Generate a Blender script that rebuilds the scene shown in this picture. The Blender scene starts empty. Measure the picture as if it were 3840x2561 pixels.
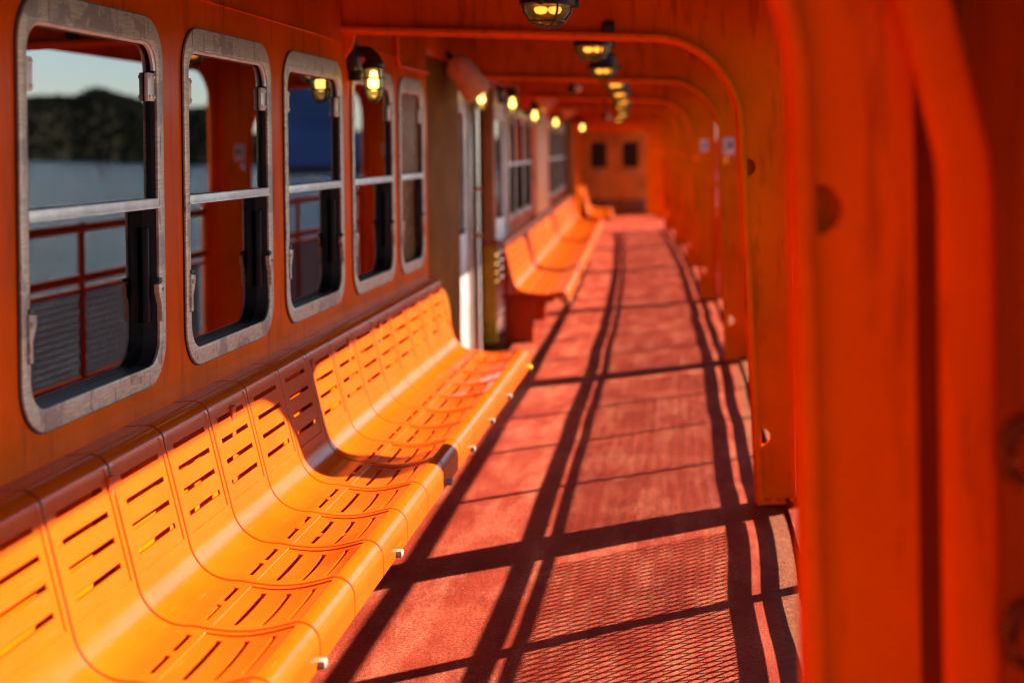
import bpy, bmesh, math, random
from mathutils import Vector, Matrix, noise

random.seed(7)
S = bpy.context.scene
COL = S.collection
PI = math.pi


def off(y):
    """the ship's side curves in towards the bow"""
    return -0.00135 * max(y - 2.0, 0.0) ** 2


def heading(y):
    return math.atan(-0.0027 * max(y - 2.0, 0.0))


# ------------------------------------------------------------------ materials
def nodes_of(m):
    m.use_nodes = True
    nt = m.node_tree
    nt.nodes.clear()
    return nt


class NB:
    """tiny node builder"""

    def __init__(self, name):
        self.m = bpy.data.materials.new(name)
        self.nt = nodes_of(self.m)
        self.out = self.nt.nodes.new('ShaderNodeOutputMaterial')

    def n(self, t, **kw):
        x = self.nt.nodes.new(t)
        for k, v in kw.items():
            if k in x.inputs:
                x.inputs[k].default_value = v
            else:
                setattr(x, k, v)
        return x

    def l(self, a, b):
        self.nt.links.new(a, b)

    def noise(self, vec, scale, detail=4.0, rough=0.55, dim='3D'):
        t = self.n('ShaderNodeTexNoise')
        t.inputs['Scale'].default_value = scale
        t.inputs['Detail'].default_value = detail
        t.inputs['Roughness'].default_value = rough
        self.l(vec, t.inputs['Vector'])
        return t.outputs['Fac']

    def ramp(self, fac, stops):
        r = self.n('ShaderNodeValToRGB')
        el = r.color_ramp.elements
        while len(el) > 1:
            el.remove(el[0])
        el[0].position = stops[0][0]
        el[0].color = (*stops[0][1], 1)
        for p, c in stops[1:]:
            e = el.new(p)
            e.color = (*c, 1)
        self.l(fac, r.inputs['Fac'])
        return r.outputs['Color']

    def mix(self, fac, a, b, mode='MIX'):
        x = self.n('ShaderNodeMix', data_type='RGBA', blend_type=mode)
        for s, v in ((0, fac), (6, a), (7, b)):
            if hasattr(v, 'is_output') or isinstance(v, bpy.types.NodeSocket):
                self.l(v, x.inputs[s])
            elif s == 0:
                x.inputs[s].default_value = v
            else:
                x.inputs[s].default_value = (*v, 1)
        return x.outputs[2]

    def math(self, op, a, b=0.5):
        x = self.n('ShaderNodeMath', operation=op)
        for s, v in ((0, a), (1, b)):
            if isinstance(v, bpy.types.NodeSocket):
                self.l(v, x.inputs[s])
            else:
                x.inputs[s].default_value = v
        return x.outputs[0]

    def coords(self, kind='Object', scale=(1, 1, 1)):
        tc = self.n('ShaderNodeTexCoord')
        mp = self.n('ShaderNodeMapping')
        mp.inputs['Scale'].default_value = scale
        self.l(tc.outputs[kind], mp.inputs['Vector'])
        return mp.outputs['Vector']

    def pos(self, scale=(1, 1, 1)):
        g = self.n('ShaderNodeNewGeometry')
        mp = self.n('ShaderNodeMapping')
        mp.inputs['Scale'].default_value = scale
        self.l(g.outputs['Position'], mp.inputs['Vector'])
        return mp.outputs['Vector']

    def bump(self, height, strength, dist, normal=None):
        b = self.n('ShaderNodeBump')
        b.inputs['Strength'].default_value = strength
        b.inputs['Distance'].default_value = dist
        self.l(height, b.inputs['Height'])
        if normal is not None:
            self.l(normal, b.inputs['Normal'])
        return b.outputs['Normal']

    def principled(self, color, rough, normal=None, metallic=0.0, coat=0.0, spec=None, tint=None):
        p = self.n('ShaderNodeBsdfPrincipled')
        if tint is not None:
            p.inputs['Specular Tint'].default_value = (*tint, 1)
        if isinstance(color, bpy.types.NodeSocket):
            self.l(color, p.inputs['Base Color'])
        else:
            p.inputs['Base Color'].default_value = (*color, 1)
        if isinstance(rough, bpy.types.NodeSocket):
            self.l(rough, p.inputs['Roughness'])
        else:
            p.inputs['Roughness'].default_value = rough
        p.inputs['Metallic'].default_value = metallic
        p.inputs['Coat Weight'].default_value = coat
        p.inputs['Coat Roughness'].default_value = 0.12
        if spec is not None:
            p.inputs['Specular IOR Level'].default_value = spec
        if normal is not None:
            self.l(normal, p.inputs['Normal'])
            self.l(normal, p.inputs['Coat Normal'])
        self.l(p.outputs[0], self.out.inputs[0])
        return self.m


def paint(name, c, rough=0.32, peel=0.25, var=0.22, dirt=(0.16, 0.03, 0.012), chips=0.0, coat=0.0, peel_scale=260, spec=0.05):
    b = NB(name)
    v = b.pos()
    lo = tuple(x * (1 - var) for x in c)
    hi = tuple(min(1, x * (1 + var)) for x in c)
    col = b.ramp(b.noise(v, 2.3, 6, 0.6), [(0.3, lo), (0.7, hi)])
    grime = b.ramp(b.noise(b.pos((9, 9, 1.2)), 1.6, 6, 0.7), [(0.53, (0, 0, 0)), (0.74, (0.60, 0.60, 0.60))])
    col = b.mix(grime, col, dirt)
    if chips:
        ch = b.ramp(b.noise(v, 38, 5, 0.7), [(0.70, (0, 0, 0)), (0.73, (chips, chips, chips))])
        col = b.mix(ch, col, (0.75, 0.6, 0.5))
    r = b.n('ShaderNodeMapRange')
    r.inputs['To Min'].default_value = rough * 0.75
    r.inputs['To Max'].default_value = rough * 1.35
    b.l(b.noise(v, 14, 5, 0.6), r.inputs['Value'])
    h1 = b.noise(v, peel_scale, 2, 0.5)
    n1 = b.bump(h1, peel, 0.0012)
    n2 = b.bump(b.noise(v, 3.0, 2, 0.5), 0.25, 0.02, n1)
    return b.principled(col, r.outputs['Result'], n2, coat=coat, tint=(1.0, 0.42, 0.25), spec=spec)


M = {}
ORANGE = (0.87, 0.178, 0.001)
M['wall'] = paint('orange_wall_paint', (0.72, 0.100, 0.001), 0.15, 0.45, 0.20, peel_scale=150, spec=0.035)
M['frame'] = paint('orange_frame_paint', ORANGE, 0.34, 0.2, 0.15)
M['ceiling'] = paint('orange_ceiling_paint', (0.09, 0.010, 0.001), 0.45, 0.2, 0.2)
M['rail'] = paint('orange_rail_paint', (0.30, 0.055, 0.006), 0.35, 0.2, 0.2)
M['mesh'] = paint('dull_brown_mesh_paint', (0.15, 0.05, 0.03), 0.5, 0.2, 0.2)
M['brown'] = paint('brown_panel_paint', (0.22, 0.072, 0.006), 0.6, 0.2, 0.25, dirt=(0.1, 0.03, 0.01))
M['tan'] = paint('tan_metal_paint', (0.50, 0.24, 0.09), 0.4, 0.2, 0.2)
M['pale_orange'] = paint('pale_orange_enamel', (0.92, 0.46, 0.22), 0.38, 0.15, 0.12)
M['salmon'] = paint('salmon_speaker_enamel', (0.95, 0.60, 0.36), 0.45, 0.1, 0.08)
M['leg'] = paint('red_orange_leg_paint', (0.45, 0.06, 0.012), 0.4, 0.2, 0.2)
M['darkside'] = paint('brown_red_side_paint', (0.42, 0.15, 0.045), 0.42, 0.2, 0.2)


def bench_mat():
    b = NB('amber_bench_enamel')
    v = b.pos()
    col = b.ramp(b.noise(v, 3.1, 5, 0.6), [(0.3, (0.42, 0.056, 0.001)), (0.7, (0.48, 0.071, 0.002))])
    # pale scuffs, drawn out along the seat
    sc = b.ramp(b.noise(b.pos((40, 3, 40)), 3.0, 6, 0.75), [(0.60, (0, 0, 0)), (0.72, (0.15, 0.15, 0.15))])
    col = b.mix(sc, col, (0.80, 0.42, 0.14))
    dk = b.ramp(b.noise(v, 60, 3, 0.7), [(0.70, (0, 0, 0)), (0.76, (0.5, 0.5, 0.5))])
    col = b.mix(dk, col, (0.42, 0.10, 0.01))
    r = b.n('ShaderNodeMapRange')
    r.inputs['To Min'].default_value = 0.10
    r.inputs['To Max'].default_value = 0.25
    b.l(b.noise(b.pos((12, 3, 12)), 4, 6, 0.65), r.inputs['Value'])
    n1 = b.bump(b.noise(v, 190, 2, 0.5), 0.16, 0.0012)
    n2 = b.bump(b.noise(v, 9, 3, 0.5), 0.16, 0.008, n1)
    return b.principled(col, r.outputs['Result'], n2, tint=(1.0, 0.62, 0.45), spec=0.42)


M['bench'] = bench_mat()


def deck_mat():
    b = NB('red_nonslip_deck_paint')
    v = b.pos()
    col = b.ramp(b.noise(v, 1.7, 8, 0.65), [(0.32, (0.15, 0.011, 0.004)), (0.5, (0.27, 0.029, 0.009)), (0.68, (0.38, 0.068, 0.028))])
    # foot wear, streaked along the walkway
    wear = b.ramp(b.noise(b.pos((3.0, 0.7, 1)), 2.2, 8, 0.7), [(0.47, (0, 0, 0)), (0.66, (0.8, 0.8, 0.8))])
    col = b.mix(wear, col, (0.50, 0.140, 0.068))
    grit = b.noise(v, 75, 5, 0.8)
    col = b.mix(b.ramp(grit, [(0.38, (0, 0, 0)), (0.60, (0.75, 0.75, 0.75))]), col, (0.17, 0.017, 0.009))
    fl = b.ramp(b.noise(v, 90, 5, 0.75), [(0.665, (0, 0, 0)), (0.70, (0.75, 0.75, 0.75))])  # pale flecks painted in as glints off the grit
    col = b.mix(fl, col, (0.72, 0.55, 0.42))
    # bare, sandy waterway along the outer edge
    sep = b.n('ShaderNodeSeparateXYZ')
    b.l(v, sep.inputs[0])
    edge = b.math('ADD', sep.outputs[0], b.math('MULTIPLY', b.math('SUBTRACT', b.noise(v, 6.5, 6, 0.7), 0.5), 0.14))
    band = b.ramp(edge, [(0.245, (0, 0, 0)), (0.275, (0.75, 0.75, 0.75)), (0.36, (0.75, 0.75, 0.75)), (0.375, (0.05, 0.05, 0.05))])
    sandy = b.ramp(b.noise(v, 34, 6, 0.75), [(0.35, (0.09, 0.026, 0.010)), (0.65, (0.22, 0.085, 0.038))])
    col = b.mix(band, col, sandy)
    n1 = b.bump(grit, 1.0, 0.010)
    n2 = b.bump(b.noise(v, 420, 2, 0.6), 0.5, 0.0015, n1)
    return b.principled(col, 0.50, n2, spec=0.05, tint=(1.0, 0.5, 0.4))


M['deck'] = deck_mat()


def alu_mat():
    b = NB('weathered_window_aluminium')
    v = b.pos((6, 6, 60))
    v2 = b.pos()
    col = b.ramp(b.noise(v, 3, 8, 0.7), [(0.3, (0.28, 0.26, 0.17)), (0.55, (0.54, 0.52, 0.37)), (0.75, (0.76, 0.73, 0.56))])
    st = b.ramp(b.noise(v2, 6.5, 5, 0.6), [(0.55, (0, 0, 0)), (0.575, (0.75, 0.75, 0.75))])
    col = b.mix(st, col, (0.24, 0.21, 0.18))
    dr = b.ramp(b.noise(b.pos((1, 45, 6)), 1.5, 5, 0.6), [(0.60, (0, 0, 0)), (0.66, (0.8, 0.8, 0.8))])
    col = b.mix(dr, col, (0.14, 0.07, 0.04))
    pk = b.ramp(b.noise(v2, 70, 4, 0.75), [(0.63, (0, 0, 0)), (0.68, (0.7, 0.7, 0.7))])
    col = b.mix(pk, col, (0.68, 0.60, 0.50))
    n1 = b.bump(b.noise(v, 9, 4, 0.7), 0.35, 0.001)
    return b.principled(col, 0.42, n1, metallic=0.15)


M['alu'] = alu_mat()


def simple(name, c, rough=0.5, metallic=0.0, var=0.2, scale=12, spec=None):
    b = NB(name)
    v = b.pos()
    col = b.ramp(b.noise(v, scale, 5, 0.6), [(0.3, tuple(x * (1 - var) for x in c)), (0.7, tuple(min(1, x * (1 + var)) for x in c))])
    n1 = b.bump(b.noise(v, 120, 3, 0.6), 0.15, 0.001)
    return b.principled(col, rough, n1, metallic=metallic, spec=spec)


M['seam_shade'] = simple('dark_red_seam_shade', (0.05, 0.008, 0.004), 0.6)  # dark red standing in for the shade inside the bench seams
M['bright_alu'] = simple('bright_sash_aluminium', (0.74, 0.82, 0.72), 0.34, 0.1)
M['rubber'] = simple('black_gasket_rubber', (0.012, 0.010, 0.010), 0.5)
M['steel'] = simple('brushed_door_steel', (0.62, 0.54, 0.50), 0.30, 0.55, 0.3, 5)
M['chrome'] = simple('polished_pole_steel', (0.58, 0.50, 0.42), 0.25, 0.8)
M['black'] = simple('black_cast_iron', (0.018, 0.014, 0.012), 0.45)
M['zinc'] = simple('worn_zinc_bracket', (0.24, 0.19, 0.15), 0.45, 0.2, 0.35, 40)
M['yellow'] = simple('yellow_safety_paint', (0.72, 0.52, 0.02), 0.45)
M['white'] = simple('white_placard', (0.78, 0.66, 0.62), 0.5)
M['ink'] = simple('placard_ink', (0.05, 0.05, 0.07), 0.6)
M['dark'] = simple('dark_cabin_lining', (0.015, 0.013, 0.011), 0.7)  # near-black so the rooms behind the glass look unlit
M['wood_door'] = paint('varnished_brown_door_paint', (0.52, 0.20, 0.035), 0.36, 0.15, 0.25, dirt=(0.12, 0.035, 0.01))
M['kick'] = simple('dull_kick_plate', (0.13, 0.045, 0.016), 0.4)
M['hull_blue'] = simple('navy_hull_paint', (0.10, 0.14, 0.34), 0.5, 0, 0.12, 0.05)
M['hull_red'] = simple('dark_antifouling', (0.055, 0.025, 0.03), 0.6, 0, 0.1, 0.05)
M['hull_window'] = simple('ship_window_band', (0.03, 0.04, 0.07), 0.25)
M['buoy'] = simple('rusty_buoy_paint', (0.12, 0.05, 0.03), 0.5, 0, 0.2, 1)


def glass_mat(name, tint, ior):
    b = NB(name)
    fr = b.n('ShaderNodeFresnel')
    fr.inputs['IOR'].default_value = ior
    tr = b.n('ShaderNodeBsdfTransparent')
    tr.inputs['Color'].default_value = (*tint, 1)
    gl = b.n('ShaderNodeBsdfGlossy')
    gl.inputs['Roughness'].default_value = 0.006
    wav = b.bump(b.noise(b.pos(), 2.2, 1, 0.4), 0.04, 0.004)
    b.l(wav, gl.inputs['Normal'])
    # faint smears
    mx = b.n('ShaderNodeMixShader')
    b.l(fr.outputs[0], mx.inputs[0])
    b.l(tr.outputs[0], mx.inputs[1])
    b.l(gl.outputs[0], mx.inputs[2])
    df = b.n('ShaderNodeBsdfDiffuse')
    df.inputs['Color'].default_value = (0.5, 0.45, 0.4, 1)
    m2 = b.n('ShaderNodeMixShader')
    sm = b.ramp(b.noise(b.pos((3, 3, 9)), 2.2, 7, 0.7), [(0.5, (0.0, 0.0, 0.0)), (0.8, (0.014, 0.014, 0.014))])
    b.l(sm, m2.inputs[0])
    b.l(mx.outputs[0], m2.inputs[1])
    b.l(df.outputs[0], m2.inputs[2])
    b.l(m2.outputs[0], b.out.inputs[0])
    return b.m


M['glass'] = glass_mat('tinted_cabin_glass', (0.16, 0.16, 0.16), 3.6)
M['blank'] = paint('brown_blanking_panel', (0.20, 0.085, 0.030), 0.25, 0.1, 0.2, dirt=(0.1, 0.04, 0.015))
M['door_glass'] = glass_mat('dark_door_glass', (0.3, 0.3, 0.3), 1.5)


def globe_mat(name, em, strength, clear):
    b = NB(name)
    tr = b.n('ShaderNodeBsdfTransparent')
    tr.inputs['Color'].default_value = (1, 0.93, 0.8, 1)
    e = b.n('ShaderNodeEmission')
    e.inputs['Color'].default_value = (*em, 1)
    e.inputs['Strength'].default_value = strength
    gl = b.n('ShaderNodeBsdfGlossy')
    gl.inputs['Roughness'].default_value = 0.08
    mx = b.n('ShaderNodeMixShader')
    mx.inputs[0].default_value = clear
    b.l(e.outputs[0], mx.inputs[1])
    b.l(tr.outputs[0], mx.inputs[2])
    m2 = b.n('ShaderNodeMixShader')
    fr = b.n('ShaderNodeFresnel')
    fr.inputs['IOR'].default_value = 1.45
    b.l(fr.outputs[0], m2.inputs[0])
    b.l(mx.outputs[0], m2.inputs[1])
    b.l(gl.outputs[0], m2.inputs[2])
    b.l(m2.outputs[0], b.out.inputs[0])
    return b.m


M['globe'] = globe_mat('lit_amber_globe', (1.0, 0.50, 0.06), 0.10, 0.7)
M['lens'] = globe_mat('lit_ceiling_lens', (1.0, 0.33, 0.03), 0.05, 0.75)


def emit(name, c, s):
    b = NB(name)
    e = b.n('ShaderNodeEmission')
    e.inputs['Color'].default_value = (*c, 1)
    e.inputs['Strength'].default_value = s
    b.l(e.outputs[0], b.out.inputs[0])
    return b.m


M['bulb'] = emit('glowing_bulb', (1.0, 0.60, 0.13), 2.4)
M['bulb_dim'] = emit('glowing_ceiling_bulb', (1.0, 0.38, 0.04), 0.62)


def water_mat():
    b = NB('grey_green_harbour_water')
    v = b.pos()
    h = b.noise(v, 0.35, 6, 0.65)
    n0 = b.bump(b.noise(b.pos((0.055, 0.035, 1)), 1.0, 5, 0.6), 1.0, 4.5)
    n1 = b.bump(h, 1.0, 3.0, n0)
    n2 = b.bump(b.noise(v, 2.2, 4, 0.6), 0.5, 0.25, n1)
    col = b.ramp(b.noise(b.pos((0.03, 0.012, 1)), 1.0, 6, 0.65), [(0.35, (0.006, 0.026, 0.048)), (0.65, (0.02, 0.065, 0.095))])
    return b.principled(col, 0.12, n2)


M['water'] = water_mat()


def foliage_mat():
    b = NB('dark_shore_foliage')
    v = b.pos()
    col = b.ramp(b.noise(v, 0.05, 6, 0.7), [(0.3, (0.018, 0.020, 0.013)), (0.6, (0.042, 0.038, 0.024)), (0.8, (0.075, 0.050, 0.030))])
    return b.principled(col, 0.95, spec=0.0)


M['foliage'] = foliage_mat()


# ------------------------------------------------------------------ mesh helpers
def sharp(bm, ang=35):
    bm.normal_update()
    lim = math.radians(ang)
    for e in bm.edges:
        if len(e.link_faces) == 2:
            e.smooth = e.calc_face_angle(0) < lim
        else:
            e.smooth = False
    for f in bm.faces:
        f.smooth = True


def link(o, parent=None):
    COL.objects.link(o)
    if parent is not None:
        o.parent = parent
    return o


def obj(name, bm, mat, parent=None, ang=35):
    bmesh.ops.recalc_face_normals(bm, faces=bm.faces)
    sharp(bm, ang)
    me = bpy.data.meshes.new(name)
    bm.to_mesh(me)
    bm.free()
    me.materials.append(M[mat])
    return link(bpy.data.objects.new(name, me), parent)


def tag(o, label, cat, group=None, kind=None):
    o['label'] = label
    o['category'] = cat
    if group:
        o['group'] = group
    o['kind'] = kind or 'thing'
    return o


def thing(name, label, cat, loc=(0, 0, 0), rz=0.0, group=None):
    o = bpy.data.objects.new(name, None)
    COL.objects.link(o)
    o.empty_display_size = 0.1
    o.location = loc
    o.rotation_euler = (0, 0, rz)
    return tag(o, label, cat, group)


def dup(root, loc, rz, label, group=None):
    r = root.copy()
    COL.objects.link(r)
    r.location = loc
    r.rotation_euler = (0, 0, rz)
    r['label'] = label
    if group:
        r['group'] = group

    def kids(a, b):
        for ch in list(a.children):
            if ch.name == b.name:
                continue
            c = ch.copy()
            COL.objects.link(c)
            c.parent = b
            kids(ch, c)
    kids(root, r)
    return r


def box(bm, c, s, bev=0.0, rot=None):
    t = bmesh.new()
    bmesh.ops.create_cube(t, size=1.0)
    for v in t.verts:
        v.co = Vector((v.co.x * s[0], v.co.y * s[1], v.co.z * s[2]))
    if bev > 0:
        bmesh.ops.bevel(t, geom=list(t.edges), offset=bev, segments=2, affect='EDGES', profile=0.5)
    mat = Matrix.Translation(Vector(c))
    if rot is not None:
        mat = mat @ rot.to_4x4()
    t.transform(mat)
    me = bpy.data.meshes.new('tmp')
    t.to_mesh(me)
    t.free()
    bm.from_mesh(me)
    bpy.data.meshes.remove(me)
    return bm


def join(bm, t):
    me = bpy.data.meshes.new('tmp')
    t.to_mesh(me)
    t.free()
    bm.from_mesh(me)
    bpy.data.meshes.remove(me)
    return bm


def tube(bm, pts, r, seg=10, up=None, closed=False, caps=True):
    """round bar along a polyline; r a number or one per point"""
    pts = [Vector(p) for p in pts]
    n = len(pts)
    rr = r if isinstance(r, (list, tuple)) else [r] * n
    prev = None
    rings = []
    for i, p in enumerate(pts):
        if closed:
            d = (pts[(i + 1) % n] - pts[i - 1]).normalized()
        else:
            a = pts[max(i - 1, 0)]
            c = pts[min(i + 1, n - 1)]
            d = (c - a).normalized()
        if prev is None:
            u = Vector((0, 0, 1)) if abs(d.z) < 0.9 else Vector((1, 0, 0))
            if up is not None:
                u = Vector(up)
            u = (u - d * u.dot(d)).normalized()
        else:
            u = (prev - d * prev.dot(d)).normalized()
        prev = u
        w = d.cross(u)
        rings.append([bm.verts.new(p + (u * math.cos(2 * PI * k / seg) + w * math.sin(2 * PI * k / seg)) * rr[i]) for k in range(seg)])
    m = n if closed else n - 1
    for i in range(m):
        A, B = rings[i], rings[(i + 1) % n]
        for k in range(seg):
            bm.faces.new((A[k], A[(k + 1) % seg], B[(k + 1) % seg], B[k]))
    if caps and not closed:
        bm.faces.new(rings[0][::-1])
        bm.faces.new(rings[-1])
    return bm


def sweep(bm, path, section, side):
    """section [(a,b)] : a along the in-plane normal, b along 'side'; path list of (point, normal)"""
    side = Vector(side)
    rings = []
    for p, nrm in path:
        p = Vector(p)
        nrm = Vector(nrm)
        rings.append([bm.verts.new(p + nrm * a + side * b) for a, b in section])
    k = len(section)
    for i in range(len(rings) - 1):
        for j in range(k):
            bm.faces.new((rings[i][j], rings[i][(j + 1) % k], rings[i + 1][(j + 1) % k], rings[i + 1][j]))
    bm.faces.new(rings[0][::-1])
    bm.faces.new(rings[-1])
    return bm


def lathe(bm, prof, seg=24, center=(0, 0, 0), mat=None):
    """profile [(r,z)]"""
    c = Vector(center)
    rings = []
    for r, z in prof:
        if r < 1e-6:
            rings.append([bm.verts.new((0, 0, z))])
        else:
            rings.append([bm.verts.new((r * math.cos(2 * PI * k / seg), r * math.sin(2 * PI * k / seg), z)) for k in range(seg)])
    for i in range(len(rings) - 1):
        A, B = rings[i], rings[i + 1]
        for k in range(seg):
            a = [A[k % len(A)], A[(k + 1) % len(A)], B[(k + 1) % len(B)], B[k % len(B)]]
            q = []
            for v in a:
                if v not in q:
                    q.append(v)
            if len(q) >= 3:
                bm.faces.new(q)
    allv = [v for R in rings for v in R]
    T = Matrix.Translation(c) @ (mat.to_4x4() if mat is not None else Matrix.Identity(4))
    for v in allv:
        v.co = T @ v.co
    return bm


def rrect(a0, b0, a1, b1, r, seg=8):
    pts = []
    for (ca, cb, t0) in ((a1 - r, b0 + r, -PI / 2), (a1 - r, b1 - r, 0), (a0 + r, b1 - r, PI / 2), (a0 + r, b0 + r, PI)):
        for i in range(seg + 1):
            t = t0 + PI / 2 * i / seg
            pts.append((ca + r * math.cos(t), cb + r * math.sin(t)))
    return pts


def plate_bm(loops, thick, origin, ax, ay, bevel=0.0):
    """flat plate with holes: loops[0] outline, rest holes, in the plane (ax, ay)"""
    cu = bpy.data.curves.new('tmp', 'CURVE')
    cu.dimensions = '2D'
    cu.fill_mode = 'BOTH'
    cu.extrude = max(thick / 2 - bevel, 0.0001)
    cu.bevel_depth = bevel
    cu.bevel_resolution = 1
    for lp in loops:
        sp = cu.splines.new('POLY')
        sp.points.add(len(lp) - 1)
        for p, (a, b) in zip(sp.points, lp):
            p.co = (a, b, 0, 1)
        sp.use_cyclic_u = True
    ob = bpy.data.objects.new('tmp', cu)
    COL.objects.link(ob)
    dg = bpy.context.evaluated_depsgraph_get()
    dg.update()
    me = bpy.data.meshes.new_from_object(ob.evaluated_get(dg))
    bpy.data.objects.remove(ob)
    bpy.data.curves.remove(cu)
    ax = Vector(ax)
    ay = Vector(ay)
    az = ax.cross(ay)
    Mx = Matrix((ax, ay, az)).transposed().to_4x4()
    Mx.translation = Vector(origin)
    me.transform(Mx)
    bm = bmesh.new()
    bm.from_mesh(me)
    bpy.data.meshes.remove(me)
    bmesh.ops.remove_doubles(bm, verts=bm.verts, dist=1e-5)
    return bm


def arc(cx, cy, r, t0, t1, n):
    return [(cx + r * math.cos(t0 + (t1 - t0) * i / n), cy + r * math.sin(t0 + (t1 - t0) * i / n)) for i in range(n + 1)]


# ------------------------------------------------------------------ layout
WALLX = -1.575
SHELLX = 0.50
CEIL = 2.42
MOD = 1.0665
FR = [2.12, 6.37, 10.62, 14.87, 19.12, 23.37, 27.62, 31.87]
END = 34.0

# ---- deck and ceiling (setting)
bm = bmesh.new()
xs = [-6.0, -4.0, -2.6] + [-1.9 + 0.12 * i for i in range(21)]
ys = [-9 + i for i in range(10)] + [0.5, 1.0] + [1.2 + 0.14 * i for i in range(80)]
y = ys[-1]
while y < END + 2:
    y += 0.5
    ys.append(y)
grid = []
for y in ys:
    row = []
    for x in xs:
        X = x + off(y)
        z = 0.0
        if -1.6 < x < 0.45:
            z = 0.014 * noise.noise(Vector((X * 1.1, y * 1.25, 0.3))) + 0.0035 * noise.noise(Vector((X * 3.1, y * 3.3, 5.3)))
        row.append(bm.verts.new((X, y, z)))
    grid.append(row)
for i in range(len(ys) - 1):
    for j in range(len(xs) - 1):
        bm.faces.new((grid[i][j], grid[i][j + 1], grid[i + 1][j + 1], grid[i + 1][j]))
deck = obj('deck', bm, 'deck', ang=80)
deck['kind'] = 'structure'
deck['label'] = 'red non slip painted ferry deck in stripes of sun and shadow'

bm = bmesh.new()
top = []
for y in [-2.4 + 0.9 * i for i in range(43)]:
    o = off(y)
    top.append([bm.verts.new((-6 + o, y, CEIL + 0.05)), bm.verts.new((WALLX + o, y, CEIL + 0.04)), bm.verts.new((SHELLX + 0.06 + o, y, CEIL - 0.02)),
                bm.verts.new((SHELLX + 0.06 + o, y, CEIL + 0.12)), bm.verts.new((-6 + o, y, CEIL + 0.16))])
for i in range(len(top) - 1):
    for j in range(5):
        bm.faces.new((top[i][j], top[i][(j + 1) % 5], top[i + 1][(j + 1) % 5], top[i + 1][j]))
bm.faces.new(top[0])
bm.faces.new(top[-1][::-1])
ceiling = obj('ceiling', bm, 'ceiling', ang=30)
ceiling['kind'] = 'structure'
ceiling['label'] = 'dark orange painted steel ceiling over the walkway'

# ------------------------------------------------------------------ windows in a cabin wall
WZ0, WZ1 = 0.94, 1.99
WIN_W = 0.886
LAST_W = 0.665
RAILZ = 1.457


BL_, BR_, BB_, BT_ = 0.036, 0.044, 0.052, 0.066


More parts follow.
